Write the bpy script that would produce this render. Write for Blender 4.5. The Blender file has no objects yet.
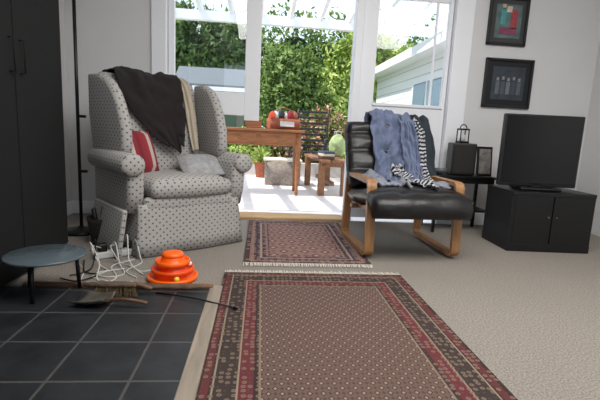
import bpy, bmesh, math, random
from mathutils import Matrix, Vector, noise
random.seed(7)
S=bpy.context.scene
S.view_settings.view_transform='Standard'
COL=S.collection

# ---------------------------------------------------------------- materials
def nmat(name):
    m=bpy.data.materials.new(name); m.use_nodes=True
    nt=m.node_tree; b=nt.nodes['Principled BSDF']
    return m,nt,b
def rgb(c): return (*[ (x/255/12.92 if x/255<=.04045 else ((x/255+.055)/1.055)**2.4) for x in c],1)
def mat(name,c,rough=.7,metal=0,var=0,scale=20,bump=0,bscale=None,emit=0):
    m,nt,b=nmat(name); N=nt.nodes; L=nt.links
    col=rgb(c); b.inputs['Base Color'].default_value=col
    b.inputs['Roughness'].default_value=rough; b.inputs['Metallic'].default_value=metal
    tc=N.new('ShaderNodeTexCoord')
    if var:
        n=N.new('ShaderNodeTexNoise'); n.inputs['Scale'].default_value=scale; n.inputs['Detail'].default_value=4
        L.new(tc.outputs['Object'],n.inputs['Vector'])
        r=N.new('ShaderNodeValToRGB'); r.color_ramp.elements[0].position=.3; r.color_ramp.elements[1].position=.7
        r.color_ramp.elements[0].color=tuple(x*(1-var) for x in col[:3])+(1,)
        r.color_ramp.elements[1].color=tuple(min(1,x*(1+var)) for x in col[:3])+(1,)
        L.new(n.outputs['Fac'],r.inputs['Fac']); L.new(r.outputs['Color'],b.inputs['Base Color'])
    if bump:
        n=N.new('ShaderNodeTexNoise'); n.inputs['Scale'].default_value=bscale or scale; n.inputs['Detail'].default_value=3
        L.new(tc.outputs['Object'],n.inputs['Vector'])
        bp=N.new('ShaderNodeBump'); bp.inputs['Strength'].default_value=bump; bp.inputs['Distance'].default_value=.01
        L.new(n.outputs['Fac'],bp.inputs['Height']); L.new(bp.outputs['Normal'],b.inputs['Normal'])
    return m
class NB:
    """tiny node helper"""
    def __init__(s,nt): s.nt=nt
    def _in(s,sock,v):
        if isinstance(v,(int,float)): sock.default_value=v
        elif isinstance(v,tuple): sock.default_value=v
        else: s.nt.links.new(v,sock)
    def m(s,op,a,b=0,c=None):
        n=s.nt.nodes.new('ShaderNodeMath'); n.operation=op
        s._in(n.inputs[0],a); s._in(n.inputs[1],b)
        if c is not None: s._in(n.inputs[2],c)
        return n.outputs[0]
    def mix(s,f,a,b):
        n=s.nt.nodes.new('ShaderNodeMix'); n.data_type='RGBA'
        s._in(n.inputs['Factor'],f); s._in(n.inputs['A'],a); s._in(n.inputs['B'],b)
        return n.outputs['Result']
    def xyz(s,out='Object'):
        t=s.nt.nodes.new('ShaderNodeTexCoord'); q=s.nt.nodes.new('ShaderNodeSeparateXYZ')
        s.nt.links.new(t.outputs[out],q.inputs[0]); return q.outputs
    def noise(s,scale,detail=3,out='Object'):
        t=s.nt.nodes.new('ShaderNodeTexCoord'); n=s.nt.nodes.new('ShaderNodeTexNoise')
        n.inputs['Scale'].default_value=scale; n.inputs['Detail'].default_value=detail
        s.nt.links.new(t.outputs[out],n.inputs['Vector']); return n.outputs['Fac']
    def vor(s,scale,out='Object'):
        t=s.nt.nodes.new('ShaderNodeTexCoord'); n=s.nt.nodes.new('ShaderNodeTexVoronoi'); n.voronoi_dimensions='2D'
        n.inputs['Scale'].default_value=scale; n.inputs['Randomness'].default_value=.45
        s.nt.links.new(t.outputs[out],n.inputs['Vector']); return n.outputs
    def ramp(s,f,stops,const=True):
        r=s.nt.nodes.new('ShaderNodeValToRGB'); cr=r.color_ramp
        if const: cr.interpolation='CONSTANT'
        while len(cr.elements)<len(stops): cr.elements.new(1)
        for e,(p,c) in zip(cr.elements,stops): e.position=p; e.color=rgb(c)
        s._in(r.inputs['Fac'],f); return r.outputs['Color']

def wood(name,c1,c2,rough=.45,axis='X',scale=6):
    m,nt,b=nmat(name); h=NB(nt); N=nt.nodes
    t=N.new('ShaderNodeTexCoord'); mp=N.new('ShaderNodeMapping')
    st={'X':(.6,6,6),'Y':(6,.6,6),'Z':(6,6,.6)}[axis]
    mp.inputs['Scale'].default_value=st
    nt.links.new(t.outputs['Object'],mp.inputs[0])
    n=N.new('ShaderNodeTexNoise'); n.inputs['Scale'].default_value=scale; n.inputs['Detail'].default_value=5; n.inputs['Distortion'].default_value=.6
    nt.links.new(mp.outputs[0],n.inputs['Vector'])
    nt.links.new(h.ramp(n.outputs['Fac'],[(.3,c1),(.7,c2)],False),b.inputs['Base Color'])
    b.inputs['Roughness'].default_value=rough
    return m

# ---------------------------------------------------------------- geometry
def grp(name,loc=(0,0,0),rz=0):
    o=bpy.data.objects.new(name,None); COL.objects.link(o); o.location=loc; o.rotation_euler=(0,0,math.radians(rz)); o.empty_display_size=.1
    return o
def mobj(name,vs,fs,m,parent=None,smooth=False,loc=(0,0,0),rot=(0,0,0)):
    me=bpy.data.meshes.new(name); me.from_pydata([tuple(v) for v in vs],[],fs); me.update()
    bm=bmesh.new(); bm.from_mesh(me); bmesh.ops.recalc_face_normals(bm,faces=bm.faces); bm.to_mesh(me); bm.free()
    if smooth:
        for p in me.polygons: p.use_smooth=True
    o=bpy.data.objects.new(name,me); COL.objects.link(o)
    if m: me.materials.append(m)
    o.location=loc; o.rotation_euler=tuple(math.radians(r) for r in rot)
    if parent: o.parent=parent
    return o
def boxuv(o,sc=1.0):
    me=o.data; uv=me.uv_layers.new(name='uv') if not me.uv_layers else me.uv_layers[0]
    for p in me.polygons:
        n=p.normal; a=max(range(3),key=lambda i:abs(n[i]))
        for li in p.loop_indices:
            v=me.vertices[me.loops[li].vertex_index].co
            uv.data[li].uv=((v.y,v.z) if a==0 else (v.x,v.z) if a==1 else (v.x,v.y))
    return o
def rbox(name,c,s,m,parent=None,bev=.01,seg=2,rot=(0,0,0)):
    bm=bmesh.new(); bmesh.ops.create_cube(bm,size=1)
    for v in bm.verts: v.co=Vector((v.co.x*s[0],v.co.y*s[1],v.co.z*s[2]))
    if bev>0: bmesh.ops.bevel(bm,geom=bm.edges[:],offset=min(bev,min(s)*.49),segments=seg,profile=.5,affect='EDGES')
    me=bpy.data.meshes.new(name); bm.to_mesh(me); bm.free()
    for p in me.polygons: p.use_smooth= bev>0.012
    o=bpy.data.objects.new(name,me); COL.objects.link(o); me.materials.append(m)
    o.location=c; o.rotation_euler=tuple(math.radians(r) for r in rot)
    if parent: o.parent=parent
    return boxuv(o)
def bx(name,x0,x1,y0,y1,z0,z1,m,parent=None,bev=0):
    return rbox(name,((x0+x1)/2,(y0+y1)/2,(z0+z1)/2),(x1-x0,y1-y0,z1-z0),m,parent,bev)
def cushion(name,c,s,m,parent=None,rot=(0,0,0),n=14,edge=.25,wr=0,seed=0):
    bm=bmesh.new(); bmesh.ops.create_cube(bm,size=2)
    bmesh.ops.subdivide_edges(bm,edges=bm.edges[:],cuts=n,use_grid_fill=True)
    for v in bm.verts:
        u,w,t=v.co
        f=max(0,(1-abs(u)**3.5)*(1-abs(w)**3.5))**.5
        r=1-.05*(abs(u*w))
        k=noise.noise(Vector((u*2+seed,w*2,t)))*wr
        rnd=(1-.06*t*t)
        v.co=Vector((u*s[0]/2*r*rnd,w*s[1]/2*r*rnd,t*s[2]/2*(edge+(1-edge)*f)+k))
    me=bpy.data.meshes.new(name); bm.to_mesh(me); bm.free()
    for p in me.polygons: p.use_smooth=True
    o=bpy.data.objects.new(name,me); COL.objects.link(o); me.materials.append(m)
    o.location=c; o.rotation_euler=tuple(math.radians(r) for r in rot)
    if parent: o.parent=parent
    return boxuv(o)
def spline(pts,n=8,cyc=False):
    P=[Vector(p) for p in pts]; out=[]; N=len(P)
    rng=range(N if cyc else N-1)
    for i in rng:
        g=(lambda k:P[k%N]) if cyc else (lambda k:P[max(0,min(N-1,k))])
        a,b,c,d=g(i-1),g(i),g(i+1),g(i+2)
        for j in range(n):
            t=j/n
            out.append(.5*((2*b)+(c-a)*t+(2*a-5*b+4*c-d)*t*t+(3*b-a-3*c+d)*t**3))
    if not cyc: out.append(P[-1])
    return out
def sweep(name,pts,prof,m,parent=None,cyc=False,up=(0,0,1),scale=None,smooth=True,loc=(0,0,0),rot=(0,0,0)):
    P=[Vector(p) for p in pts]; n=len(P); k=len(prof); vs=[]; up=Vector(up)
    for i,p in enumerate(P):
        a=P[(i-1)%n] if (cyc or i>0) else p; b=P[(i+1)%n] if (cyc or i<n-1) else p
        t=(b-a).normalized(); sd=t.cross(up)
        if sd.length<1e-3: sd=t.cross(Vector((1,0,.01)))
        sd.normalize(); nn=sd.cross(t).normalized(); s=scale[i] if scale else 1
        for (u,w) in prof: vs.append(p+sd*u*s+nn*w*s)
    fs=[]
    for i in range(n if cyc else n-1):
        for j in range(k):
            a=i*k+j; b=i*k+(j+1)%k; c=((i+1)%n)*k+(j+1)%k; d=((i+1)%n)*k+j
            fs.append((a,b,c,d))
    if not cyc: fs.append(tuple(range(k))); fs.append(tuple(range((n-1)*k,n*k)))
    return mobj(name,vs,fs,m,parent,smooth,loc,rot)
def circ(r,n=8): return [(r*math.cos(2*math.pi*i/n),r*math.sin(2*math.pi*i/n)) for i in range(n)]
def rectp(a,b): return [(-a/2,-b/2),(a/2,-b/2),(a/2,b/2),(-a/2,b/2)]
def lathe(name,prof,m,parent=None,loc=(0,0,0),rot=(0,0,0),seg=24,smooth=True):
    vs=[];fs=[];n=len(prof)
    for (r,z) in prof:
        for j in range(seg):
            a=2*math.pi*j/seg; vs.append((r*math.cos(a),r*math.sin(a),z))
    for i in range(n-1):
        for j in range(seg):
            fs.append((i*seg+j,i*seg+(j+1)%seg,(i+1)*seg+(j+1)%seg,(i+1)*seg+j))
    fs.append(tuple(range(seg))); fs.append(tuple(range((n-1)*seg,n*seg)))
    return mobj(name,vs,fs,m,parent,smooth,loc,rot)
def prism(name,pts,x0,x1,m,parent=None,bev=.01,shear=0,seg=2,loc=(0,0,0),rot=(0,0,0)):
    """polygon in (y,z) extruded along x"""
    n=len(pts)
    vs=[(x0,y,z) for y,z in pts]+[(x1,y,z) for y,z in pts]
    fs=[tuple(range(n)),tuple(range(n,2*n))]+[(i,(i+1)%n,n+(i+1)%n,n+i) for i in range(n)]
    o=mobj(name,vs,fs,m,parent,False,loc,rot)
    if bev:
        bm=bmesh.new(); bm.from_mesh(o.data)
        ed=[e for e in bm.edges if abs(e.verts[0].co.x-e.verts[1].co.x)<1e-5]
        bmesh.ops.bevel(bm,geom=ed,offset=bev,segments=seg,profile=.5,affect='EDGES')
        bm.to_mesh(o.data); bm.free()
        for p in o.data.polygons: p.use_smooth=True
    boxuv(o); return o
def drape(name,path,widths,m,parent=None,fold=.012,freq=14,nx=34,ns=6,th=.007,hem=.02,seed=0,cr=.006,loc=(0,0,0),rot=(0,0,0)):
    """cloth strip: path of centre points (x,y,z), widths per point"""
    k=len(path); C=spline(path,ns); W=[w for w in spline([(w,0,0) for w in widths],ns)]
    vs=[];fs=[];uvs=[];L=0
    for i,c in enumerate(C):
        a=C[max(0,i-1)];b=C[min(len(C)-1,i+1)]
        t=(b-a).normalized(); nn=t.cross(Vector((1,0,0))).normalized()
        if i: L+=(c-C[i-1]).length
        for j in range(nx+1):
            u=j/nx-.5; x=u*W[i].x*(1+.12*noise.noise(Vector((L*9,seed,u))))
            end=min(i,len(C)-1-i)/max(1,len(C)-1)
            f=math.sin(u*freq+seed+noise.noise(Vector((u*3,L*5,seed)))*5)*fold+noise.noise(Vector((u*5,L*12,seed*3)))*cr+noise.noise(Vector((u*11,L*25,seed*5)))*cr*.4
            d=t*(hem*noise.noise(Vector((u*4,seed,7)))*(3 if end<.08 else .0))
            p=c+Vector((x,0,0))+nn*f+d
            vs.append(p); uvs.append((x,L))
    n=nx+1
    for i in range(len(C)-1):
        for j in range(nx): fs.append((i*n+j,i*n+j+1,(i+1)*n+j+1,(i+1)*n+j))
    o=mobj(name,vs,fs,m,parent,True,loc,rot)
    uv=o.data.uv_layers.new(name='uv')
    for l in o.data.loops: uv.data[l.index].uv=uvs[l.vertex_index]
    s=o.modifiers.new('solid','SOLIDIFY'); s.thickness=th; s.offset=0
    return o
def blob(name,c,s,m,parent=None,amp=.15,fr=2.5,sub=4,seed=0,rot=(0,0,0)):
    bm=bmesh.new(); bmesh.ops.create_icosphere(bm,subdivisions=sub,radius=1)
    for v in bm.verts:
        f=1+amp*noise.noise(v.co*fr+Vector((seed,seed,0)))+amp*.4*noise.noise(v.co*fr*3+Vector((seed,0,0)))
        v.co=Vector((v.co.x*s[0]*f,v.co.y*s[1]*f,v.co.z*s[2]*f))
    me=bpy.data.meshes.new(name); bm.to_mesh(me); bm.free()
    for p in me.polygons: p.use_smooth=True
    o=bpy.data.objects.new(name,me); COL.objects.link(o); me.materials.append(m)
    o.location=c; o.rotation_euler=tuple(math.radians(r) for r in rot)
    if parent: o.parent=parent
    return boxuv(o)

# ---------------------------------------------------------------- material set
M_wall=mat('wall_paint',(208,207,207),.9,var=.02,scale=3)
M_white=mat('white_gloss_paint',(234,235,239),.45)
M_ceil=mat('ceiling_paint',(235,235,232),.9)
M_black=mat('black_metal',(14,14,15),.4,.3)
M_blackp=mat('black_plastic',(10,10,12),.45)
M_ebony=mat('black_stained_wood',(4,4,5),.95)
M_screen=mat('tv_screen_glass',(6,7,9),.12)
M_leather=mat('black_leather',(22,19,20),.38,bump=.35,bscale=25,var=.2,scale=8)
M_bent=wood('bentwood_beech',(138,96,58),(172,128,86),.4,'Z')
M_pine=wood('antique_pine',(118,72,40),(160,104,62),.5,'X')
M_bench=wood('weathered_bench',(106,72,48),(146,104,70),.6,'Y')
M_thr=wood('threshold_oak',(176,136,92),(206,168,120),.5,'X')
M_edge=wood('pale_edge_strip',(124,114,102),(156,142,126),.5,'Y')
M_beam=wood('hearth_edge_wood',(80,56,40),(118,84,60),.55,'X')
M_brown=mat('brown_fleece',(28,20,21),.95,var=.25,scale=14,bump=.4,bscale=120)
M_orange=mat('orange_plastic',(255,104,12),.35)
M_orange2=mat('deep_orange_plastic',(240,78,8),.35)
M_cable=mat('white_cable_plastic',(200,200,196),.5)
M_cream=mat('cream_fringe',(204,196,182),.9)
M_concrete=mat('pale_patio',(226,218,216),.85,var=.05,scale=5)
M_grass=mat('lawn',(96,128,52),.95,var=.3,scale=3)
M_blue=mat('grey_blue_cotton',(104,114,140),.9,var=.14,scale=12,bump=.35,bscale=60)
M_jeans=mat('pale_grey_denim',(132,134,144),.9,var=.12,scale=20,bump=.3,bscale=80)
M_teal=mat('dark_slate_cloth',(36,44,52),.9,var=.2,scale=10)
M_grey=mat('grey_knit',(156,155,156),.95,var=.2,scale=30)

# carpet
M_carpet,nt,b=nmat('beige_carpet'); h=NB(nt)
n1=h.noise(140,4); n2=h.noise(1.6,2)
c=h.ramp(n1,[(.3,(106,99,92)),(.7,(167,159,149))],False)
c=h.mix(h.m('MULTIPLY',n2,.3),c,rgb((118,110,101)))
nt.links.new(c,b.inputs['Base Color']); b.inputs['Roughness'].default_value=1
bp=nt.nodes.new('ShaderNodeBump'); bp.inputs['Strength'].default_value=.6; bp.inputs['Distance'].default_value=.01
nt.links.new(n1,bp.inputs['Height']); nt.links.new(bp.outputs['Normal'],b.inputs['Normal'])

# hearth tiles
M_tile,nt,b=nmat('slate_hearth_tile'); h=NB(nt); X=h.xyz('Object'); T=.245; G=.006
fx=h.m('FRACT',h.m('DIVIDE',h.m('ADD',X[0],10*T+.21),T)); fy=h.m('FRACT',h.m('DIVIDE',h.m('ADD',X[1],10*T-2.02+.02),T))
g=h.m('MAXIMUM',h.m('LESS_THAN',fx,G/T*1.6),h.m('LESS_THAN',fy,G/T*1.6))
nn=h.noise(9,5)
c=h.ramp(nn,[(.25,(27,29,31)),(.75,(45,47,50))],False)
c=h.mix(g,c,rgb((76,74,72)))
nt.links.new(c,b.inputs['Base Color']); b.inputs['Roughness'].default_value=.38
bp=nt.nodes.new('ShaderNodeBump'); bp.inputs['Strength'].default_value=.5; bp.inputs['Distance'].default_value=.01
nt.links.new(h.m('SUBTRACT',h.m('MULTIPLY',nn,.5),g),bp.inputs['Height']); nt.links.new(bp.outputs['Normal'],b.inputs['Normal'])

# dotted upholstery
def upholstery(name,base,dot,k=150):
    m,nt,b=nmat(name); h=NB(nt); t=nt.nodes.new('ShaderNodeTexCoord'); q=nt.nodes.new('ShaderNodeSeparateXYZ')
    nt.links.new(t.outputs['UV'],q.inputs[0])
    u,v=q.outputs[0],q.outputs[1]
    a=h.m('MULTIPLY',h.m('ADD',u,v),k); c=h.m('MULTIPLY',h.m('SUBTRACT',u,v),k)
    s=h.m('MINIMUM',h.m('COSINE',a),h.m('COSINE',c))
    f=h.m('GREATER_THAN',s,.50)
    col=h.mix(f,rgb(base),rgb(dot))
    w=h.noise(180,2); col=h.mix(h.m('MULTIPLY',w,.2),col,rgb(tuple(int(x*.75) for x in base)))
    nt.links.new(col,b.inputs['Base Color']); b.inputs['Roughness'].default_value=.95
    return m
M_uph=upholstery('dotted_upholstery',(172,168,163),(78,80,96),145)
# stripes
def stripes(name,cols,k,axis=0,out='UV'):
    m,nt,b=nmat(name); h=NB(nt); t=nt.nodes.new('ShaderNodeTexCoord'); q=nt.nodes.new('ShaderNodeSeparateXYZ')
    nt.links.new(t.outputs[out],q.inputs[0])
    f=h.m('FRACT',h.m('MULTIPLY',q.outputs[axis],k))
    st=[(i/len(cols),c) for i,c in enumerate(cols)]
    nt.links.new(h.ramp(f,st),b.inputs['Base Color']); b.inputs['Roughness'].default_value=.95
    return m
M_red=stripes('red_stripe_fabric',[(132,38,48),(140,44,52),(180,166,158),(132,38,48),(112,32,42)],7,0)
M_cstripe=stripes('cream_stripe_fabric',[(176,164,146),(170,158,140),(150,138,120),(176,164,146),(140,128,112)],14,0)
M_bw=stripes('black_white_knit',[(28,28,34),(190,190,194)],32,1)

# rugs
def rugmat(name,W,Lh,edge,bands,field,mot1,mot2,k,bordercut,vs=42):
    m,nt,b=nmat(name); h=NB(nt); X=h.xyz('Object')
    ax=h.m('ABSOLUTE',X[0]); ay=h.m('ABSOLUTE',X[1])
    d=h.m('MINIMUM',h.m('SUBTRACT',W/2,ax),h.m('SUBTRACT',Lh/2,ay))
    dn=h.m('DIVIDE',d,bordercut)
    band=h.ramp(dn,bands)
    V=h.vor(vs); vd=V['Distance']; q=nt.nodes.new('ShaderNodeSeparateColor'); nt.links.new(V['Color'],q.inputs[0])
    band=h.mix(h.m('MULTIPLY',h.m('MULTIPLY',h.m('LESS_THAN',vd,.34),h.m('GREATER_THAN',q.outputs[0],.35)),.62),band,rgb(mot1))
    band=h.mix(h.m('MULTIPLY',h.m('LESS_THAN',vd,.16),.6),band,rgb(mot2))
    a=h.m('COSINE',h.m('MULTIPLY',h.m('ADD',X[0],h.m('MULTIPLY',X[1],.8)),k)); c=h.m('COSINE',h.m('MULTIPLY',h.m('SUBTRACT',X[0],h.m('MULTIPLY',X[1],.8)),k))
    s=h.m('MINIMUM',a,c); s2=h.m('MAXIMUM',a,c)
    f=h.mix(h.m('GREATER_THAN',s,.0),rgb(field[0]),rgb(field[1]))
    f=h.mix(h.m('GREATER_THAN',s,.6),f,rgb(field[2]))
    f=h.mix(h.m('LESS_THAN',s2,-.5),f,rgb(field[3]))
    col=h.mix(h.m('GREATER_THAN',d,bordercut),band,f)
    w=h.noise(220,2); col=h.mix(h.m('MULTIPLY',w,.4),col,rgb((68,58,54)))
    w2=h.noise(5,3); col=h.mix(h.m('MULTIPLY',w2,.22),col,rgb((100,86,78)))
    nt.links.new(col,b.inputs['Base Color']); b.inputs['Roughness'].default_value=1
    b.inputs['Specular IOR Level'].default_value=.15
    bp=nt.nodes.new('ShaderNodeBump'); bp.inputs['Strength'].default_value=.5; bp.inputs['Distance'].default_value=.005
    nt.links.new(w,bp.inputs['Height']); nt.links.new(bp.outputs['Normal'],b.inputs['Normal'])
    return m

# ---------------------------------------------------------------- room shell
YW=3.8
bx('floor',-1.6,3.0,-2.6,YW,-.1,0,M_carpet)
bx('ceiling',-1.7,3.1,-2.7,YW+.12,2.45,2.55,M_ceil)
bx('wall_left',-1.72,-1.6,-2.6,YW+.12,0,2.45,M_wall)
bx('wall_right',3.0,3.12,-2.6,YW+.12,0,2.45,M_wall)
wb=grp('wall_far')
bx('wall_left_part',-1.6,-.92,YW,YW+.12,0,2.45,M_wall,wb)
bx('wall_right_part',1.80,3.0,YW,YW+.12,0,2.45,M_wall,wb)
bx('wall_header',-.92,1.80,YW,YW+.12,2.12,2.45,M_wall,wb)
wn=grp('wall_near')
bx('near_left',-1.6,-.9,-2.7,-2.6,0,2.45,M_wall,wn); bx('near_right',2.3,3.0,-2.7,-2.6,0,2.45,M_wall,wn)
bx('near_top',-.9,2.3,-2.7,-2.6,2.2,2.45,M_wall,wn); bx('near_sill',-.9,2.3,-2.7,-2.6,0,.7,M_wall,wn)
bx('baseboard_far_left',-1.6,-.93,YW-.015,YW,0,.11,M_white,None,.004)
bx('baseboard_far_right',1.84,3.0,YW-.015,YW,0,.11,M_white,None,.004)
bx('baseboard_left',-1.6,-1.585,2.75,YW-.02,0,.11,M_white,None,.004)
# glass
def glassmat(name,tint,fac):
    m=bpy.data.materials.new(name); m.use_nodes=True; nt=m.node_tree; nt.nodes.clear()
    o=nt.nodes.new('ShaderNodeOutputMaterial'); mx=nt.nodes.new('ShaderNodeMixShader'); tr=nt.nodes.new('ShaderNodeBsdfTransparent'); gl=nt.nodes.new('ShaderNodeBsdfGlossy')
    gl.inputs['Roughness'].default_value=.02; mx.inputs[0].default_value=fac; tr.inputs[0].default_value=tint
    nt.links.new(tr.outputs[0],mx.inputs[1]); nt.links.new(gl.outputs[0],mx.inputs[2]); nt.links.new(mx.outputs[0],o.inputs[0]); return m
M_glass=glassmat('window_glass',(.97,.98,.98,1),.05)
# architraves / jambs
tj=grp('trim_door_frame')
bx('jamb_left',-.92,-.80,YW-.03,YW+.13,0,2.12,M_white,tj,.006)
bx('jamb_right',1.64,1.80,YW-.03,YW+.13,0,2.12,M_white,tj,.006)
bx('head',-.80,1.64,YW-.03,YW+.13,2.04,2.12,M_white,tj,.006)
bx('mullion_inner',.775,.84,YW-.01,YW+.12,0,2.04,M_white,tj,.005)
d1=grp('door_1')
bx('stile_a',-.795,-.745,YW+.03,YW+.075,.88,2.035,M_white,d1,.004)
bx('stile_b',-.155,-.025,YW+.03,YW+.075,.86,2.035,M_white,d1,.004)
bx('rail_low',-.745,-.155,YW+.03,YW+.075,.90,1.09,M_white,d1,.004)
bx('rail_top',-.745,-.155,YW+.03,YW+.075,1.95,2.035,M_white,d1,.004)
bx('glass',-.745,-.155,YW+.05,YW+.056,1.09,1.95,M_glass,d1)
d2=grp('door_2')
bx('stile_a',.845,.975,YW+.03,YW+.075,.03,2.035,M_white,d2,.004)
bx('stile_b',1.60,1.635,YW+.03,YW+.075,.03,2.035,M_white,d2,.004)
bx('rail_low',.975,1.60,YW+.03,YW+.075,.03,1.06,M_white,d2,.004)
bx('rail_top',.975,1.60,YW+.03,YW+.075,1.95,2.035,M_white,d2,.004)
bx('bead',.965,1.61,YW+.015,YW+.03,1.045,1.07,M_white,d2,.003)
bx('glass',.975,1.60,YW+.05,YW+.056,1.06,1.95,M_glass,d2)
bx('glazing_bar',1.49,1.505,YW+.04,YW+.065,1.06,1.95,M_white,d2)
bx('trim_threshold',-.80,.775,YW-.06,YW+.16,0,.025,M_thr,None,.006)

# hearth
hh=grp('hearth')
bx('tile_bed',-1.6,-.21,-.6,2.02,0,.018,M_tile,hh)
bx('trim_hearth_side',-.225,-.165,-.6,2.06,0,.022,M_edge,None,.004)
bx('trim_hearth_end',-1.09,-.21,2.022,2.06,0,.03,M_beam,None,.006)

# rugs
RW,RL=.99,1.95
M_rug=rugmat('persian_rug_wool',RW,RL,.02,[(0,(48,32,33)),(.08,(98,38,46)),(.2,(46,33,37)),(.24,(158,138,118)),(.27,(50,43,43)),(.62,(158,138,118)),(.65,(102,38,48)),(.88,(46,33,37)),(.96,(140,122,104))],
   [(110,88,80),(48,38,40),(166,142,128),(84,62,58)],(150,126,108),(78,80,68),150,.20)
r1=rbox('persian_rug',(-.175+RW/2,2.29-RL/2,.006),(RW,RL,.012),M_rug,None,0)
def fringe(name,parent,x0,x1,y,dy,n,z=.004):
    vs=[];fs=[]
    for i in range(n):
        x=x0+(x1-x0)*(i+.5)/n; w=(x1-x0)/n*.36; e=x+random.uniform(-.006,.006); l=dy*random.uniform(.75,1.1); k=len(vs)
        vs+=[(x-w,y,z+.004),(x+w,y,z+.004),(e+w*.7,y+l,z-.002),(e-w*.7,y+l,z-.002)]; fs.append((k,k+1,k+2,k+3))
    o=mobj(name,vs,fs,M_cream,parent); return o
fringe('fringe_far',r1,-RW/2,RW/2,RL/2,.06,110,.002)
SW,SL=.78,1.2
M_rug2=rugmat('small_rug_wool',SW,SL,.02,[(0,(70,50,54)),(.2,(150,112,104)),(.36,(62,52,64)),(.6,(174,144,130)),(.7,(62,54,66)),(.85,(150,106,100)),(.95,(66,50,56))],
   [(154,118,108),(70,62,76),(180,152,138),(132,96,90)],(180,152,136),(60,56,70),46,.16,26)
r2=rbox('prayer_rug',(-.08+SW/2,2.47+SL/2,.005),(SW,SL,.010),M_rug2,None,0)
fringe('fringe_near',r2,-SW/2,SW/2,-SL/2,-.05,90); fringe('fringe_far',r2,-SW/2,SW/2,SL/2,.04,90)

# ---------------------------------------------------------------- wing chair
wc=grp('wing_armchair',(-.625,3.03,0),37)
wc.scale=(1.03,1.0,.94)
rbox('base',(0,0,.19),(.66,.66,.26),M_uph,wc,.02)
def skirt():
    n=26;hw=.335
    path=[]
    for s in range(4):
        for i in range(n):
            t=i/n*2-1
            p=[(t,-1),(1,t),(-t,1),(-1,-t)][s]; path.append(p)
    vs=[];k=len(path)
    for zi,(z,f) in enumerate([(.34,.0),(.30,.004),(.2,.012),(.1,.020),(.008,.030)]):
        for i,(a,c) in enumerate(path):
            w=math.sin(i*2*math.pi/13)*.006*(zi/4)
            cd=min(abs(abs(a)-1)+abs(abs(c)-1),1)
            pl=-.012*(zi/4) if .04<cd<.12 else 0
            sc=hw+f+w+pl
            vs.append((a*sc,c*sc,z))
    fs=[]
    for zi in range(4):
        for i in range(k): fs.append((zi*k+i,zi*k+(i+1)%k,(zi+1)*k+(i+1)%k,(zi+1)*k+i))
    o=mobj('skirt',vs,fs,M_uph,wc,True); boxuv(o); s=o.modifiers.new('s','SOLIDIFY'); s.thickness=.006
skirt()
cushion('seat_cushion',(0,-.08,.43),(.56,.60,.17),M_uph,wc,edge=.6)
rbox('seat_front_rail',(0,-.31,.335),(.60,.06,.09),M_uph,wc,.025,3)
for s,nm in ((-1,'left'),(1,'right')):
    prism('arm_'+nm,[(-.30,.28),(-.33,.40),(-.34,.56),(-.30,.62),(.28,.62),(.28,.28)],s*.345-.05,s*.345+.05,M_uph,wc,.03,seg=3)
    o=lathe('arm_roll_'+nm,[(.03,-.02),(.060,-.012),(.070,.006),(.070,.60),(.05,.63)],M_uph,wc,(s*.37,-.35,.59),(-90,0,0))
    boxuv(o)
    prism('wing_'+nm,[(-.10,.62),(-.13,.70),(-.12,.82),(-.06,.96),(.0,1.05),(.08,1.12),(.20,1.165),(.36,1.17),(.36,.9),(.30,.60)],
          s*.34-.035,s*.34+.035,M_uph,wc,.03,seg=3,rot=(0,0,-s*6))
prism('back',[(.14,.40),(.30,.40),(.36,.8),(.43,1.17),(.38,1.20),(.30,1.19),(.26,1.10),(.19,.8)],-.33,.33,M_uph,wc,.035,seg=3)
cushion('inner_back',(0,.185,.80),(.56,.72,.14),M_uph,wc,rot=(78,0,0),edge=.5)
drape('brown_throw',[(.05,-.01,.68),(.0,.06,.82),(-.04,.13,1.02),(-.05,.21,1.17),(-.05,.32,1.225),(-.05,.45,1.18),(-.05,.47,.95),(-.05,.46,.75)],[.10,.28,.42,.45,.45,.45,.43,.43],M_brown,wc,fold=.010,freq=12,hem=.03,seed=1,th=.01,cr=.02)
drape('cream_lining',[(.215,.03,.66),(.215,.08,.8),(.215,.13,.98),(.215,.22,1.15),(.215,.33,1.21),(.215,.45,1.15)],[.05,.06,.07,.07,.07,.07],M_cstripe,wc,fold=.003,freq=5,hem=.01,seed=4,th=.006)
cushion('red_cushion',(-.22,-.03,.65),(.27,.30,.09),M_red,wc,rot=(70,0,20))
cushion('white_pillow',(.17,-.12,.555),(.29,.24,.11),M_grey,wc,rot=(28,0,-10))
rbox('side_flap',(-.425,-.06,.16),(.03,.52,.30),M_uph,wc,.014,3,rot=(0,8,0))

# ---------------------------------------------------------------- bentwood leather chair
pc=grp('bentwood_leather_armchair',(.985,2.94,0),3)
def loop(cx):
    hw,z0,z1,r=.31,.03,.50,.04; P=[]
    cen=[(-hw+r,z0+r,180),(hw-r,z0+r,270),(hw-r-.05,z1-r,0),(-hw+r+.02,z1-r,90)]
    for (cy,cz,a0) in cen:
        for i in range(7):
            a=math.radians(a0+i*15); P.append((cx,cy+r*math.cos(a),cz+r*math.sin(a)))
    return P
for s,nm in ((-1,'left'),(1,'right')):
    sweep('side_loop_'+nm,loop(s*.295),rectp(.026,.058),M_bent,pc,cyc=True,up=(1,0,0),smooth=False)
    sweep('rail_'+nm,spline([(s*.235,-.33,.345),(s*.235,-.15,.315),(s*.235,.1,.28),(s*.235,.22,.36),(s*.235,.30,.6),(s*.235,.36,.82)],6),rectp(.026,.045),M_bent,pc,up=(1,0,0),smooth=False)
rbox('crossbar_front',(0,-.22,.305),(.60,.05,.03),M_bent,pc,.004)
rbox('crossbar_rear',(0,.16,.27),(.60,.05,.03),M_bent,pc,.004)
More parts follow.
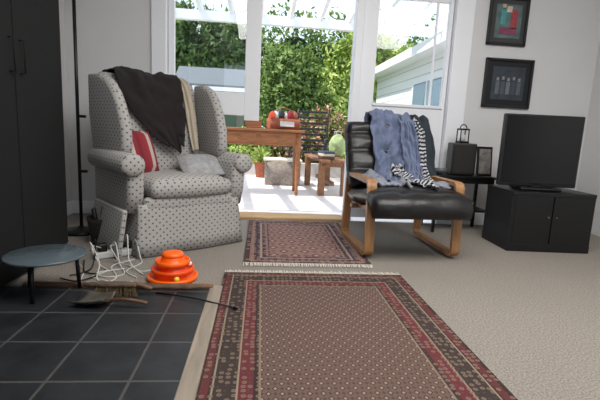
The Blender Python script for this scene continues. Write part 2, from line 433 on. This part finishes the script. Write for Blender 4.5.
def pads(name,path,width,th,k):
    P=spline(path,12); nx=28; vs=[];fs=[];n=len(P)
    for side in (1,-1):
        for i,c in enumerate(P):
            a=P[max(0,i-1)];b=P[min(n-1,i+1)]; t=(b-a).normalized(); nn=Vector((1,0,0)).cross(t).normalized()
            s=i/(n-1)
            for j in range(nx+1):
                u=j/nx*2-1
                e=(max(0,1-abs(u)**5)*max(0,1-abs(2*s-1)**8))**.5
                tuft=.72+.28*abs(math.sin(s*k*math.pi))**.6
                tu2=1-.22*math.exp(-((abs(u)-.36)/.07)**2)*(1-abs(math.sin(s*k*math.pi)))
                hgt=th*e*tuft*tu2 + .006*noise.noise(Vector((u*4,s*14,side)))*e
                vs.append(c+Vector((u*width/2*(1-.07*abs(2*s-1)**5),0,0))+nn*hgt*side)
    m=nx+1
    for q in range(2):
        o=q*n*m
        for i in range(n-1):
            for j in range(nx): fs.append((o+i*m+j,o+i*m+j+1,o+(i+1)*m+j+1,o+(i+1)*m+j))
    o=mobj(name,vs,fs,M_leather,pc,True)
    bm=bmesh.new(); bm.from_mesh(o.data); bmesh.ops.remove_doubles(bm,verts=bm.verts,dist=.0008); bmesh.ops.recalc_face_normals(bm,faces=bm.faces); bm.to_mesh(o.data); bm.free()
    for p in o.data.polygons: p.use_smooth=True
pads('seat_pad',[(0,-.42,.29),(0,-.405,.37),(0,-.30,.405),(0,-.1,.385),(0,.08,.355),(0,.2,.36)],.68,.07,3)
pads('back_pad',[(0,.13,.40),(0,.21,.52),(0,.27,.66),(0,.325,.79),(0,.36,.88)],.68,.065,4)
drape('blue_shirt',[(-.04,-.04,.475),(-.03,.09,.51),(-.01,.17,.64),(.0,.225,.79),(.01,.275,.91),(.01,.36,.965),(.01,.44,.90),(.01,.46,.78)],[.14,.22,.28,.33,.34,.34,.34,.34],M_blue,pc,fold=.014,freq=11,hem=.03,seed=2,cr=.05,nx=50,ns=10)
drape('shirt_sleeve',[(.07,-.14,.485),(.11,.02,.52),(.13,.11,.62),(.11,.17,.76),(.09,.23,.91)],[.08,.10,.12,.12,.10],M_blue,pc,fold=.012,freq=8,seed=5,cr=.04,nx=40,ns=10)
drape('striped_scarf',[(.12,-.30,.475),(.08,-.22,.495),(.04,-.1,.50),(.02,.03,.53),(.0,.10,.575)],[.12,.10,.09,.09,.08],M_bw,pc,fold=.010,freq=8,seed=6,cr=.02)
drape('striped_scarf_side',[(.20,-.14,.475),(.20,.0,.49),(.21,.10,.56),(.22,.17,.69),(.21,.24,.84),(.19,.33,.92)],[.07,.07,.06,.05,.05,.04],M_bw,pc,fold=.008,freq=6,seed=8,cr=.02)
drape('pale_trousers',[(-.14,-.26,.485),(-.13,-.12,.485),(-.12,.04,.475),(-.10,.12,.52)],[.26,.30,.32,.28],M_jeans,pc,fold=.010,freq=8,seed=9,cr=.035,th=.014)
drape('trouser_leg',[(.10,-.12,.475),(.19,-.17,.48),(.27,-.22,.465)],[.14,.16,.16],M_jeans,pc,fold=.010,freq=8,seed=11,th=.012,cr=.02)
drape('slate_jumper',[(.24,.12,.50),(.25,.20,.68),(.24,.27,.84),(.23,.36,.945),(.23,.45,.87)],[.16,.16,.17,.16,.16],M_teal,pc,fold=.008,freq=7,seed=12,th=.012,cr=.02)

# ---------------------------------------------------------------- orange cat track toy
tt=grp('tiered_cat_ball_toy',(-.435,2.20,0))
def tier(nm,r,z,m1):
    lathe(nm,[(r*.55,z),(r*.96,z),(r,z+.008),(r,z+.022),(r*.93,z+.024),(r*.90,z+.010),(r*.66,z+.010),(r*.64,z+.036),(r*.60,z+.042),(r*.5,z+.042)],m1,tt,seg=40)
tier('track_base',.128,.004,M_orange); tier('track_middle',.108,.044,M_orange2); tier('track_top',.088,.084,M_orange)
lathe('cap',[(.055,.124),(.056,.135),(.05,.145),(.03,.148),(.01,.148)],M_orange,tt)
for k,(r,z) in enumerate(((.103,.026),(.088,.066),(.07,.106))):
    a=-1.2+k*1.7
    blob('ball_%d'%k,(r*math.cos(a),r*math.sin(a),z+.006),(.014,.014,.014),mat('ball_%d'%k,[(230,210,60),(240,240,240),(230,120,40)][k],.4),tt,amp=0,sub=3)

# ---------------------------------------------------------------- hearth clutter
M_drift=mat('driftwood_bark',(92,76,60),.9,var=.35,scale=18,bump=.8,bscale=30)
M_ash=mat('ash_grey_metal',(92,88,80),.6,.4,var=.3,scale=25)
def log(name,p0,p1,r,seed):
    P=[Vector(p0).lerp(Vector(p1),i/14)+Vector((0,noise.noise(Vector((i*.35,seed,0)))*.012,noise.noise(Vector((i*.4,seed,5)))*.004)) for i in range(15)]
    sc=[.8+.35*noise.noise(Vector((i*.5,seed,2)))+(.1 if i<8 else 0) for i in range(15)]; sc[0]*=.5; sc[-1]*=.4
    return sweep(name,P,circ(r,10),M_drift,None,scale=sc)
log('kindling_branch',(-.80,1.992,.040),(-.25,1.990,.034),.015,3)
sh=grp('hearth_shovel',(-.60,1.80,.02),-14)
vs=[];fs=[]
nxs,nys=10,8
for i in range(nys+1):
    for j in range(nxs+1):
        u=j/nxs*2-1; v=i/nys
        w=.065*(1-.25*(1-v)); x=-.02-v*.15; y=u*w; z=.004+.022*abs(u)**3+ (.02*(1-v)**3)
        vs.append((x,y,z))
for i in range(nys):
    for j in range(nxs): a=i*(nxs+1)+j; fs.append((a,a+1,a+nxs+2,a+nxs+1))
o=mobj('pan',vs,fs,M_ash,sh,True); q=o.modifiers.new('s','SOLIDIFY'); q.thickness=.003
sweep('handle',spline([(-.04,0,.02),(.04,0,.035),(.10,.01,.03),(.14,.02,.02)],6),circ(.008),M_beam,sh)
hb=grp('hearth_brush',(-.63,1.925,.02),0)
rbox('brush_block',(0,0,.05),(.18,.04,.02),M_drift,hb,.008)
vs=[];fs=[]
for i in range(320):
    x=random.uniform(-.085,.085);y=random.uniform(-.016,.016);k=len(vs);e=Vector((x*1.15+random.uniform(-.01,.01),y*2,.002))
    vs+=[(x-.0015,y,.042),(x+.0015,y,.042),e+Vector((.001,0,0)),e-Vector((.001,0,0))]; fs.append((k,k+1,k+2,k+3))
mobj('bristles',vs,fs,mat('coir_bristle',(96,80,54),.9),hb)
sweep('handle',spline([(.08,0,.05),(.10,0,.05),(.13,.0,.04),(.155,.005,.03)],6),circ(.011),M_beam,hb)
pk=grp('fire_poker')
sweep('shaft',[(-.46,1.945,.024),(-.36,1.912,.026),(-.25,1.865,.028),(-.10,1.80,.020)],circ(.0035),M_black,pk)
lathe('tip',[(.001,0),(.008,.01),(.006,.02),(.003,.03)],M_black,pk,(-.10,1.80,.02),(90,0,60),12)

# power strip with cables
cg=grp('power_strip')
def cable(name,pts,r=.0035,m=M_cable): sweep(name,spline(pts,8),circ(r,6),m,cg)
for k,pts in enumerate([[(-.82,2.58,.06),(-.84,2.48,.09),(-.78,2.44,.01),(-.72,2.40,.004),(-.62,2.30,.004),(-.56,2.34,.004)],
   [(-.90,2.53,.06),(-.92,2.42,.10),(-.86,2.36,.02),(-.80,2.30,.004),(-.84,2.2,.004),(-.74,2.14,.004)],
   [(-.76,2.62,.05),(-.72,2.55,.11),(-.68,2.5,.02),(-.66,2.44,.004),(-.70,2.3,.004),(-.62,2.2,.004)],
   [(-.86,2.54,.07),(-.80,2.44,.12),(-.76,2.38,.02),(-.70,2.26,.004),(-.76,2.2,.004),(-.84,2.26,.004),(-.72,2.34,.004)],
   [(-.95,2.5,.03),(-.90,2.34,.15),(-.84,2.30,.05),(-.80,2.16,.004),(-.70,2.12,.004),(-.62,2.14,.004)],
   [(-1.0,2.42,.01),(-.92,2.3,.004),(-.86,2.12,.004),(-.76,2.1,.004),(-.72,2.2,.004),(-.8,2.38,.004),(-.7,2.46,.02)],
   [(-.80,2.6,.09),(-.74,2.46,.16),(-.70,2.36,.04),(-.60,2.25,.004)]]):
    cable('cable_%d'%k,pts)
for k,pts in enumerate([[(-.98,2.46,.01),(-.9,2.26,.01),(-.82,2.22,.01),(-.88,2.12,.01),(-.98,2.16,.01)],[(-1.0,2.6,.02),(-.93,2.5,.12),(-.88,2.3,.02),(-.95,2.2,.01)]]):
    cable('black_cable_%d'%k,pts,.004,M_blackp)
o=rbox('strip',(-.83,2.58,.022),(.27,.055,.04),M_cable,cg,.008,rot=(0,0,32))
for i in range(3):
    a=math.radians(32); t=-.09+i*.085
    rbox('plug_%d'%i,(-.83+t*math.cos(a),2.58+t*math.sin(a),.066),(.05,.045,.05),M_blackp if i!=1 else M_cable,cg,.008,rot=(0,0,32))
M_wick=mat('dark_wicker',(46,38,36),.9,var=.4,scale=60,bump=.8,bscale=90)
bk=grp('log_basket',(-1.00,2.86,0))
lathe('basket',[(.07,.0),(.085,.01),(.105,.15),(.112,.18),(.10,.18),(.095,.15),(.08,.03),(.02,.02)],M_wick,bk)
for i in range(7):
    a=i*.9; P=[(.04*math.cos(a),.04*math.sin(a),.05),(.075*math.cos(a+.4),.075*math.sin(a+.4),.22+.02*(i%3))]
    sweep('stick_%d'%i,P,circ(.013,7),M_drift if i%2 else M_blackp,bk)

# dark glass topped table
gt=grp('glass_topped_table',(-.94,1.95,.018))
M_gt=mat('smoked_glass',(20,24,28),.06)
M_gedge=mat('glass_edge_grey',(84,96,102),.15)
R=.16
lathe('glass_top',[(.01,.170),(R,.170),(R+.003,.172),(R+.003,.180),(R,.182),(.01,.182)],M_gt,gt,seg=48,smooth=False)
lathe('rim',[(R+.001,.171),(R+.005,.173),(R+.005,.180),(R+.001,.1825)],M_gedge,gt,seg=48)
for i in range(3):
    a=i*2.094+2.6; sweep('leg_%d'%i,[(.13*math.cos(a),.13*math.sin(a),.0),(.12*math.cos(a),.12*math.sin(a),.17)],circ(.009),M_black,gt)
bc=grp('black_cupboard')
bx('carcass',-1.585,-1.16,.7,2.66,.03,2.3,M_ebony,bc,.004)
bx('plinth',-1.585,-1.17,.72,2.64,.018,.05,M_ebony,bc)
for i in range(4):
    y=.72+i*.483; bx('door_%d'%i,-1.16,-1.142,y,y+.476,.06,2.28,M_ebony,bc,.003)
    e=y+(.44 if i%2==0 else .045)
    sweep('handle_%d'%i,[(-1.142,e,1.0),(-1.12,e,1.0),(-1.12,e,1.15),(-1.142,e,1.15)],circ(.005),M_ebony,bc)
fp=grp('floor_lamp',(-1.262,3.14,0))
lathe('base',[(.13,0),(.13,.015),(.03,.03),(.014,.05)],M_black,fp)
sweep('pole',[(0,0,.03),(0,0,1.95)],circ(.012),M_black,fp)
lathe('shade',[(.16,1.88),(.09,2.12),(.085,2.12),(.155,1.885)],M_cream,fp)
for z in (.44,.82): rbox('switch_%d'%int(z*100),(.03,0,z),(.05,.02,.02),M_black,fp,.005)

# ---------------------------------------------------------------- TV corner (narrow)
tv=grp('television',(2.075,3.06,.44),-6)
rbox('panel',(0,0,.29),(.58,.05,.53),M_blackp,tv,.008); rbox('screen',(0,-.027,.295),(.55,.004,.49),M_screen,tv,.001)
rbox('foot',(0,0,.012),(.30,.2,.02),M_blackp,tv,.008); rbox('neck',(0,.0,.03),(.08,.05,.05),M_blackp,tv,.004)
ts=grp('tv_cabinet',(2.13,3.08,0),-3)
rbox('top',(0,0,.425),(.62,.40,.03),M_blackp,ts,.004); rbox('bottom',(0,0,.03),(.62,.40,.06),M_blackp,ts,.004)
for i,x in enumerate((-.295,.295)): rbox('upright_%d'%i,(x,0,.23),(.03,.39,.38),M_blackp,ts,.003)
rbox('back_panel',(0,.19,.23),(.60,.01,.38),M_blackp,ts,0)
for i in range(2):
    rbox('door_%d'%i,(-.143+i*.286,-.19,.235),(.278,.016,.35),M_blackp,ts,.003); rbox('knob_%d'%i,(-.03+i*.06,-.204,.26),(.014,.014,.014),M_ash,ts,.004)
st=grp('black_side_table',(1.71,3.57,0))
rbox('top',(0,0,.475),(.54,.32,.02),M_black,st,.004)
rbox('shelf',(0,0,.19),(.48,.28,.015),M_black,st,.004)
for i,(x,y) in enumerate(((-.24,-.13),(.24,-.13),(-.24,.13),(.24,.13))): sweep('leg_%d'%i,[(x,y,0),(x,y,.47)],rectp(.022,.022),M_black,st,smooth=False)
rbox('apron',(0,-.14,.445),(.5,.012,.04),M_black,st,.002)
for i in range(5): rbox('magazine_%d'%i,(-.05+.01*i,0,.205+.014*i),(.26,.2,.012),[M_teal,M_grey,M_blackp,M_cable,M_ash][i],st,.002,rot=(0,0,i*5-8))
sp=grp('speaker',(1.72,3.58,.486),-8)
rbox('case',(0,0,.135),(.20,.18,.27),M_blackp,sp,.012); rbox('grille',(0,-.092,.135),(.17,.006,.23),mat('grille_cloth',(40,38,36),.9,bump=.5,bscale=200),sp,.003)
ph=grp('framed_photo',(1.90,3.52,.486),-4)
rbox('frame',(0,0,.125),(.13,.02,.25),M_black,ph,.005,rot=(-8,0,0)); rbox('print',(0,-.012,.125),(.10,.004,.21),mat('photo_print',(120,116,112),.5,var=.5,scale=22),ph,0,rot=(-8,0,0))
ln=grp('lantern',(1.715,3.58,.757))
rbox('base',(0,0,.008),(.085,.085,.015),M_black,ln,.004); rbox('roof',(0,0,.115),(.08,.08,.014),M_black,ln,.004)
for i,(x,y) in enumerate(((-.035,-.035),(.035,-.035),(-.035,.035),(.035,.035))): sweep('post_%d'%i,[(x,y,.01),(x,y,.11)],circ(.005,6),M_black,ln)
lathe('candle',[(.02,.015),(.02,.07),(.005,.072)],M_cable,ln)
sweep('handle',[(.03*math.cos(math.radians(a)),0,.12+.035*math.sin(math.radians(a))) for a in range(0,181,20)],circ(.005,6),M_black,ln,up=(0,1,0))
bw=grp('ceramic_bowl',(1.52,3.53,.486)); lathe('bowl',[(.02,0),(.05,.02),(.06,.05),(.055,.05),(.045,.025),(.01,.01)],mat('dark_ceramic',(90,96,100),.3),bw)

# pictures
def picture(name,x0,x1,z0,z1,am,border,matc):
    g=grp(name,((x0+x1)/2,YW-.015,(z0+z1)/2)); w,hh=x1-x0,z1-z0; f=.022
    for k,(cx,cz,sx,sz) in enumerate(((0,hh/2-f/2,w,f),(0,-hh/2+f/2,w,f),(-w/2+f/2,0,f,hh),(w/2-f/2,0,f,hh))): rbox('frame_%d'%k,(cx,0,cz),(sx,.03,sz),M_blackp,g,.003)
    rbox('mount',(0,.004,0),(w-.02,.008,hh-.02),matc,g,0); rbox('artwork',(0,-.002,0),(w-2*border,.005,hh-2*border),am,g,0)
    return g
g=picture('framed_print',1.935,2.29,1.62,2.02,mat('print_paper',(84,104,104),.6,var=.4,scale=12),.06,mat('grey_mount',(60,60,60),.8))
for i,(x,z,w_,h_,c_) in enumerate(((-.05,.04,.05,.14,(70,140,140)),(.05,.02,.06,.16,(150,60,66)),(0,-.08,.16,.06,(120,60,80)),(.0,.10,.05,.05,(196,176,160)),(-.05,.12,.035,.04,(180,160,140)))):
    rbox('figure_%d'%i,(x,-.006,z),(w_,.003,h_),mat('print_ink_%d'%i,c_,.6,var=.3,scale=30),g,.001)
g=picture('framed_photograph',1.955,2.40,1.085,1.51,mat('photo_paper_dark',(44,52,60),.5,var=.4,scale=14),.07,mat('dark_mount',(24,26,30),.8))
for i in range(5):
    x=-.10+i*.05
    rbox('sitter_body_%d'%i,(x,-.006,-.04),(.036,.003,.11),mat('sitter_%d'%i,[(90,98,106),(70,78,86),(104,110,116),(60,66,74),(84,90,98)][i],.6,var=.2,scale=30),g,.001)
    rbox('sitter_head_%d'%i,(x,-.006,.035+.01*(i%2)),(.022,.003,.028),mat('sitter_face_%d'%i,(130,130,130),.6),g,.001)
bx('light_switch',-1.0,-.95,YW-.01,YW,1.02,1.10,M_white,None,.003)

# ---------------------------------------------------------------- outside
bx('ground_patio',-3.5,4.5,YW+.12,7.7,-.12,-.02,M_concrete)
bx('ground_lawn',-14,14,7.7,30,-.2,-.06,M_grass)
pg=grp('pergola')
bx('beam_front',-3.4,4.4,7.0,7.10,2.38,2.52,M_white,pg)
bx('ledger',-3.4,4.4,YW+.13,YW+.2,2.75,2.9,M_white,pg)
for i in range(17):
    x=-3.3+i*.46
    prism('rafter_%d'%i,[(YW+.2,2.82),(7.25,2.47),(7.25,2.58),(YW+.2,2.93)],x,x+.055,M_white,pg,0)
for i,y in enumerate((4.9,6.0)): bx('purlin_%d'%i,-3.4,4.4,y,y+.05,2.93-(y-4)*.107,2.97-(y-4)*.107,M_white,pg)
for i,x in enumerate((-3.3,-2.0,4.2)): bx('post_%d'%i,x,x+.1,7.0,7.1,-.02,2.36,M_white,pg)
bx('low_garden_wall',-3.4,2.4,7.55,7.68,-.02,.22,mat('garden_wall_paint',(196,190,184),.9,var=.08,scale=8))
M_weather,nt,b=nmat('white_weatherboard'); h=NB(nt); X=h.xyz('Object')
f=h.m('FRACT',h.m('MULTIPLY',X[2],6)); col=h.mix(h.m('LESS_THAN',f,.1),rgb((232,232,232)),rgb((180,182,186))); nt.links.new(col,b.inputs['Base Color']); b.inputs['Roughness'].default_value=.6
hw=grp('house_wing')
bx('wall',2.75,3.0,5.4,10.5,-.1,2.1,M_weather,hw)
prism('gutter_roof',[(5.2,2.1),(10.8,2.1),(10.8,2.25),(5.2,2.25)],2.45,3.4,M_white,hw,0)
M_wglass=mat('bluish_window_glass',(120,140,156),.15)
bx('wing_window_frame',2.72,2.76,6.4,7.9,.9,1.8,M_white,hw); bx('wing_window_glass',2.71,2.72,6.5,7.8,1.0,1.7,M_wglass,hw)
bx('wing_window_bar',2.70,2.71,7.12,7.17,1.0,1.7,M_white,hw)
M_roof=mat('grey_shed_roof',(98,104,110),.6,var=.08,scale=12); M_shed=mat('shed_board',(120,118,108),.8,var=.15,scale=6)
sd=grp('garden_shed',(-1.05,9.6,-.06))
rbox('walls',(0,0,.78),(1.3,1.2,1.56),M_shed,sd,0)
prism('roof',[(-.75,1.60),(0,2.0),(.75,1.60),(.75,1.66),(0,2.07),(-.75,1.66)],-.72,.72,M_roof,sd,0)
bx('fascia',-.72,.72,-.77,-.74,1.54,1.62,M_white,sd); rbox('door',(.25,-.61,.75),(.55,.03,1.3),mat('green_shed_door',(70,92,74),.6),sd,.004)

# foliage
def leafmat(name,cs):
    m,nt,b=nmat(name); h=NB(nt); g=nt.nodes.new('ShaderNodeNewGeometry')
    c=h.ramp(g.outputs['Random Per Island'],[(i/(len(cs)-1),c) for i,c in enumerate(cs)],False)
    nt.links.new(c,b.inputs['Base Color']); b.inputs['Roughness'].default_value=.6
    t=nt.nodes.new('ShaderNodeBsdfTranslucent'); nt.links.new(c,t.inputs[0]); mx=nt.nodes.new('ShaderNodeMixShader'); mx.inputs[0].default_value=.35
    nt.links.new(b.outputs[0],mx.inputs[1]); nt.links.new(t.outputs[0],mx.inputs[2]); nt.links.new(mx.outputs[0],nt.nodes['Material Output'].inputs[0])
    return m
ML1=leafmat('dark_leaves',[(44,64,34),(74,102,50),(102,130,64),(136,160,92)])
ML2=leafmat('bright_leaves',[(110,138,60),(150,174,78),(186,202,108),(214,220,144)])
ML3=leafmat('mid_leaves',[(68,96,48),(112,140,70),(152,172,94),(88,112,62)])
ML4=leafmat('blossom_leaves',[(70,106,44),(126,146,66),(190,90,80),(230,220,200)])
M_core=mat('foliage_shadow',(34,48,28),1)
M_bark=mat('bark',(74,60,48),.9,var=.3,scale=20)
def foliage(name,ells,n,size,m,trunk=None,airy=False):
    vs=[];fs=[]
    tot=sum(e[3]*e[5] for e in ells)
    for (cx,cy,cz,rx,ry,rz) in ells:
        for _ in range(int(n*rx*rz/tot)):
            th=random.uniform(0,2*math.pi); u=random.uniform(-1,1); s=math.sqrt(1-u*u)
            if random.random()<.6 and math.sin(th)>0: th=-th
            d=Vector((s*math.cos(th),s*math.sin(th),u))
            nz=noise.noise(d*2.6+Vector((cx*3,cy,cz)))
            r=random.uniform(.45 if airy else .78,1.06)+.45*nz+.18*noise.noise(d*8)
            p=Vector((cx+d.x*rx*r,cy+d.y*ry*r,cz+d.z*rz*r))
            if p.z<-.02: continue
            a=Vector((random.gauss(0,1),random.gauss(0,1),random.gauss(0,1))).normalized()
            b=(a.cross(d+Vector((.1,.2,.3)))).normalized(); z=size*random.uniform(.5,1.3); k=len(vs)
            vs+=[p-a*z,p+b*z*.45,p+a*z,p-b*z*.45]; fs.append((k,k+1,k+2,k+3))
    me=bpy.data.meshes.new(name); me.from_pydata([tuple(v) for v in vs],[],fs); me.materials.append(m)
    g=grp(name); o=bpy.data.objects.new('leaves',me); COL.objects.link(o); o.parent=g
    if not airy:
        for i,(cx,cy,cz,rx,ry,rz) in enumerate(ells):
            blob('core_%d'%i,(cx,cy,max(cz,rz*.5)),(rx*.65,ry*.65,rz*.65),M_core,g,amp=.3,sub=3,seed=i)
    if trunk:
        for i,(x,y,z) in enumerate(trunk):
            sweep('trunk_%d'%i,[(x,y,-.06),(x+.1,y,z*.5),(x,y,z)],circ(.07),M_bark,g,scale=[1.2,.9,.5])
            for k in range(5):
                a=k*1.3; sweep('branch_%d_%d'%(i,k),[(x,y,z*.6),(x+.35*math.cos(a),y+.3*math.sin(a),z+.3),(x+.6*math.cos(a),y+.4*math.sin(a),z+.7)],circ(.03,6),M_bark,g,scale=[1,.6,.2])
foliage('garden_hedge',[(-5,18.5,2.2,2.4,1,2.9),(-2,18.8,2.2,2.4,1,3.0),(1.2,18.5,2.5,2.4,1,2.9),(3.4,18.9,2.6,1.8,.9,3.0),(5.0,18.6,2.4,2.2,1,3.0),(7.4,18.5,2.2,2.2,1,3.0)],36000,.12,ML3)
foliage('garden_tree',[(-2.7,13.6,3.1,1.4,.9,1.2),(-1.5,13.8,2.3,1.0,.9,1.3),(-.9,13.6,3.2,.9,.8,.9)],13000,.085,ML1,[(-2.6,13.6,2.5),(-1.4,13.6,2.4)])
foliage('garden_tree',[(.75,11.4,2.15,.75,.5,.8),(.45,11.4,1.35,.55,.45,.8),(1.2,11.4,1.4,.6,.45,.7)],10000,.07,ML3,[(.7,11.4,1.6)],True)
foliage('bamboo_clump',[(3.0,13.1,2.3,.8,.4,1.8),(3.9,13.1,1.9,.8,.4,1.5),(2.3,13.1,1.7,.7,.4,1.5)],15000,.10,ML2,[(2.9,13.1,1.8),(3.5,13.1,1.8),(2.4,13.1,1.5)],True)
foliage('garden_tree',[(5.6,15.2,2.6,1.3,.5,1.3),(7.2,15.2,3.2,1.3,.5,1.5)],8000,.1,ML1,[(5.6,15.2,2.2)])
foliage('flowering_shrub',[(.55,9.3,.5,.45,.4,.6),(1.35,9.4,.55,.5,.4,.7),(2.1,9.3,.5,.4,.4,.65)],8000,.05,ML4)
foliage('garden_shrub',[(-.3,8.25,.35,.4,.3,.45),(-1.3,8.25,.3,.5,.3,.38),(1.9,8.25,.3,.3,.3,.38)],6000,.05,ML2)

# patio table
pt=grp('pine_side_table',(-.03,5.55,-.02))
rbox('top',(0,0,.80),(1.12,.55,.03),M_pine,pt,.006)
rbox('apron_front',(0,-.22,.70),(1.0,.02,.17),M_pine,pt,.003); rbox('apron_back',(0,.22,.70),(1.0,.02,.17),M_pine,pt,.003)
for s in (-1,1): rbox('apron_side_%d'%(s+1),(s*.49,0,.70),(.02,.44,.17),M_pine,pt,.003)
for i,x in enumerate((-.24,.24)):
    rbox('drawer_%d'%i,(x,-.235,.70),(.42,.012,.12),M_pine,pt,.004); lathe('knob_%d'%i,[(.008,0),(.016,.012),(.012,.024),(.003,.028)],M_bench,pt,(x,-.24,.70),(90,0,0),12)
for i,(x,y) in enumerate(((-.49,-.21),(.49,-.21),(-.49,.21),(.49,.21))):
    lathe('leg_%d'%i,[(.018,0),(.024,.03),(.02,.06),(.032,.45),(.022,.52),(.036,.56),(.036,.785)],M_pine,pt,(x,y,0),seg=14)
M_wpot=mat('terracotta_basket',(150,84,60),.8,var=.25,scale=20)
tb=grp('shopping_basket',(.27,5.5,.796),10)
prism('tub',[(-.11,0),(.11,0),(.14,.13),(-.14,.13)],-.19,.19,M_wpot,tb,.01)
rbox('label',(.02,-.134,.07),(.18,.006,.07),M_cable,tb,.002,rot=(-10,0,0))
sweep('handle',[(-.18,0,.12),(-.14,0,.22),(0,0,.27),(.14,0,.22),(.18,0,.12)],circ(.007),M_bench,tb)
for i in range(6): blob('item_%d'%i,(-.14+.056*i,.02*(i%2),.15+.01*(i%3)),(.045,.05,.065),[M_orange2,M_cable,M_teal,M_cream,M_red,M_wpot][i],tb,amp=.25,sub=3,seed=i)
pb=grp('storage_tin',(-.10,5.6,.796)); rbox('tin',(0,0,.05),(.2,.14,.10),M_pine,pb,.008); rbox('lid',(0,0,.105),(.21,.15,.015),M_bench,pb,.004)
M_bk=mat('black_powdercoat',(24,24,28),.45)
gc=grp('garden_chair',(.80,7.15,-.02),-14)
for s in (-1,1):
    sweep('side_frame_%d'%(s+1),spline([(s*.26,-.26,0),(s*.26,-.24,.44),(s*.26,.0,.46),(s*.26,.22,.46),(s*.26,.32,1.18)],5),circ(.016),M_bk,gc,up=(1,0,0))
    sweep('rear_leg_%d'%(s+1),[(s*.26,.20,.46),(s*.26,.30,0)],circ(.016),M_bk,gc,up=(1,0,0))
    sweep('arm_%d'%(s+1),spline([(s*.28,-.24,.44),(s*.28,-.25,.66),(s*.28,-.1,.69),(s*.28,.25,.68)],5),circ(.014),M_bk,gc,up=(1,0,0))
for i in range(6): rbox('seat_slat_%d'%i,(0,-.22+i*.085,.47),(.50,.06,.015),M_bk,gc,.004)
for i in range(7):
    z=.56+i*.095; rbox('back_slat_%d'%i,(0,.235+(z-.46)*.125,z),(.50,.014,.04),M_bk,gc,.004)
def potplant(x,y,z,r,h,lm,seed):
    g=grp('potted_plant',(x,y,z)); lathe('pot',[(r*.7,0),(r,h),(r*1.08,h),(r*1.08,h*1.1),(r*.9,h*1.1),(r*.8,h*.9),(.01,h*.9)],M_wpot,g,seg=20)
    vs=[];fs=[]
    for i in range(260):
        d=Vector((random.gauss(0,1),random.gauss(0,1),abs(random.gauss(0,1)))).normalized(); p=Vector((0,0,h*.95))+Vector((d.x*r*1.5,d.y*r*1.5,d.z*r*2.6))*random.uniform(.3,1)
        b=d.cross(Vector((random.random(),random.random(),.3))).normalized(); k=len(vs); vs+=[p-d*.04,p+b*.016,p+d*.05,p-b*.016]; fs.append((k,k+1,k+2,k+3))
    mobj('leaves',vs,fs,lm,g)
potplant(.02,7.25,-.02,.12,.24,ML2,1); potplant(1.62,7.2,-.02,.14,.26,ML3,2); potplant(1.52,6.3,-.02,.11,.2,ML4,3)
bn=grp('wooden_bench',(.90,5.95,-.02),4)
for i,x in enumerate((-.13,0,.13)): rbox('slat_%d'%i,(x,0,.45),(.12,1.3,.035),M_bench,bn,.005)
for i,y in enumerate((-.5,.5)):
    rbox('end_cross_%d'%i,(0,y,.40),(.38,.07,.06),M_bench,bn,.005)
    for s in (-1,1): rbox('leg_%d_%d'%(i,s+1),(s*.15,y,.20),(.08,.08,.40),M_bench,bn,.006)
rbox('stretcher',(0,0,.15),(.05,1.0,.05),M_bench,bn,.005)
bg=grp('green_bag',(1.02,5.75,.452)); blob('bag',(0,0,.16),(.11,.10,.155),mat('green_canvas',(150,168,120),.9,var=.2,scale=10),bg,amp=.15,sub=4,seed=3)
sweep('handle',[(-.05,0,.28),(-.04,0,.35),(.04,0,.35),(.05,0,.28)],circ(.008),M_grey,bg)
bd=grp('book_stack',(.84,5.5,.452)); 
for i,c_ in enumerate(((90,60,40),(200,190,170),(60,70,90))): rbox('book_%d'%i,(0,0,.018+i*.032),(.18-.02*i,.24,.03),mat('book_cover_%d'%i,c_,.6),bd,.003,rot=(0,0,i*7))
wk=grp('wicker_laundry_basket',(.33,6.45,-.02))
prism('basket',[(-.18,0),(.18,0),(.22,.36),(-.22,.36)],-.26,.26,mat('pale_wicker',(140,132,124),.9,var=.3,scale=40,bump=.8,bscale=60),wk,.02); rbox('rim',(0,0,.37),(.56,.47,.03),M_cream,wk,.01)

# ---------------------------------------------------------------- lights
sun=bpy.data.lights.new('sun','SUN'); sun.energy=6.2; sun.angle=.01; sun.color=(1,.95,.88)
so=bpy.data.objects.new('sun',sun); COL.objects.link(so); so.rotation_euler=Vector((.62,.12,-1)).to_track_quat('-Z','Y').to_euler()
w=bpy.data.worlds.new('sky'); S.world=w; w.use_nodes=True; nt=w.node_tree; bg_=nt.nodes['Background']
bg_.inputs[0].default_value=(.74,.87,1,1); bg_.inputs[1].default_value=1.7
def area(name,loc,rot,sx,sy,e,c=(1,1,1)):
    l=bpy.data.lights.new(name,'AREA'); l.shape='RECTANGLE'; l.size=sx; l.size_y=sy; l.energy=e; l.color=c
    o=bpy.data.objects.new(name,l); COL.objects.link(o); o.location=loc; o.rotation_euler=tuple(math.radians(r) for r in rot)
area('interior_fill',(.9,1.6,2.4),(12,0,0),2.6,2.2,150,(1,.98,.95))  # added fill light, out of view, brightens the room; no actual ceiling lamp

# ---------------------------------------------------------------- camera
cam=bpy.data.cameras.new("camera"); co=bpy.data.objects.new("camera",cam); COL.objects.link(co)
cam.lens=25.8; cam.sensor_width=36; cam.clip_start=.05
F=430.0
pitch=math.atan(70/F); yaw=math.atan(42/F*math.cos(pitch)); roll=math.radians(2.8)
M=Matrix.Rotation(-yaw,4,'Z')@Matrix.Rotation(math.pi/2-pitch,4,'X')@Matrix.Rotation(roll,4,'Z')
M.translation=Vector((0,0,.8)); co.matrix_world=M
S.camera=co
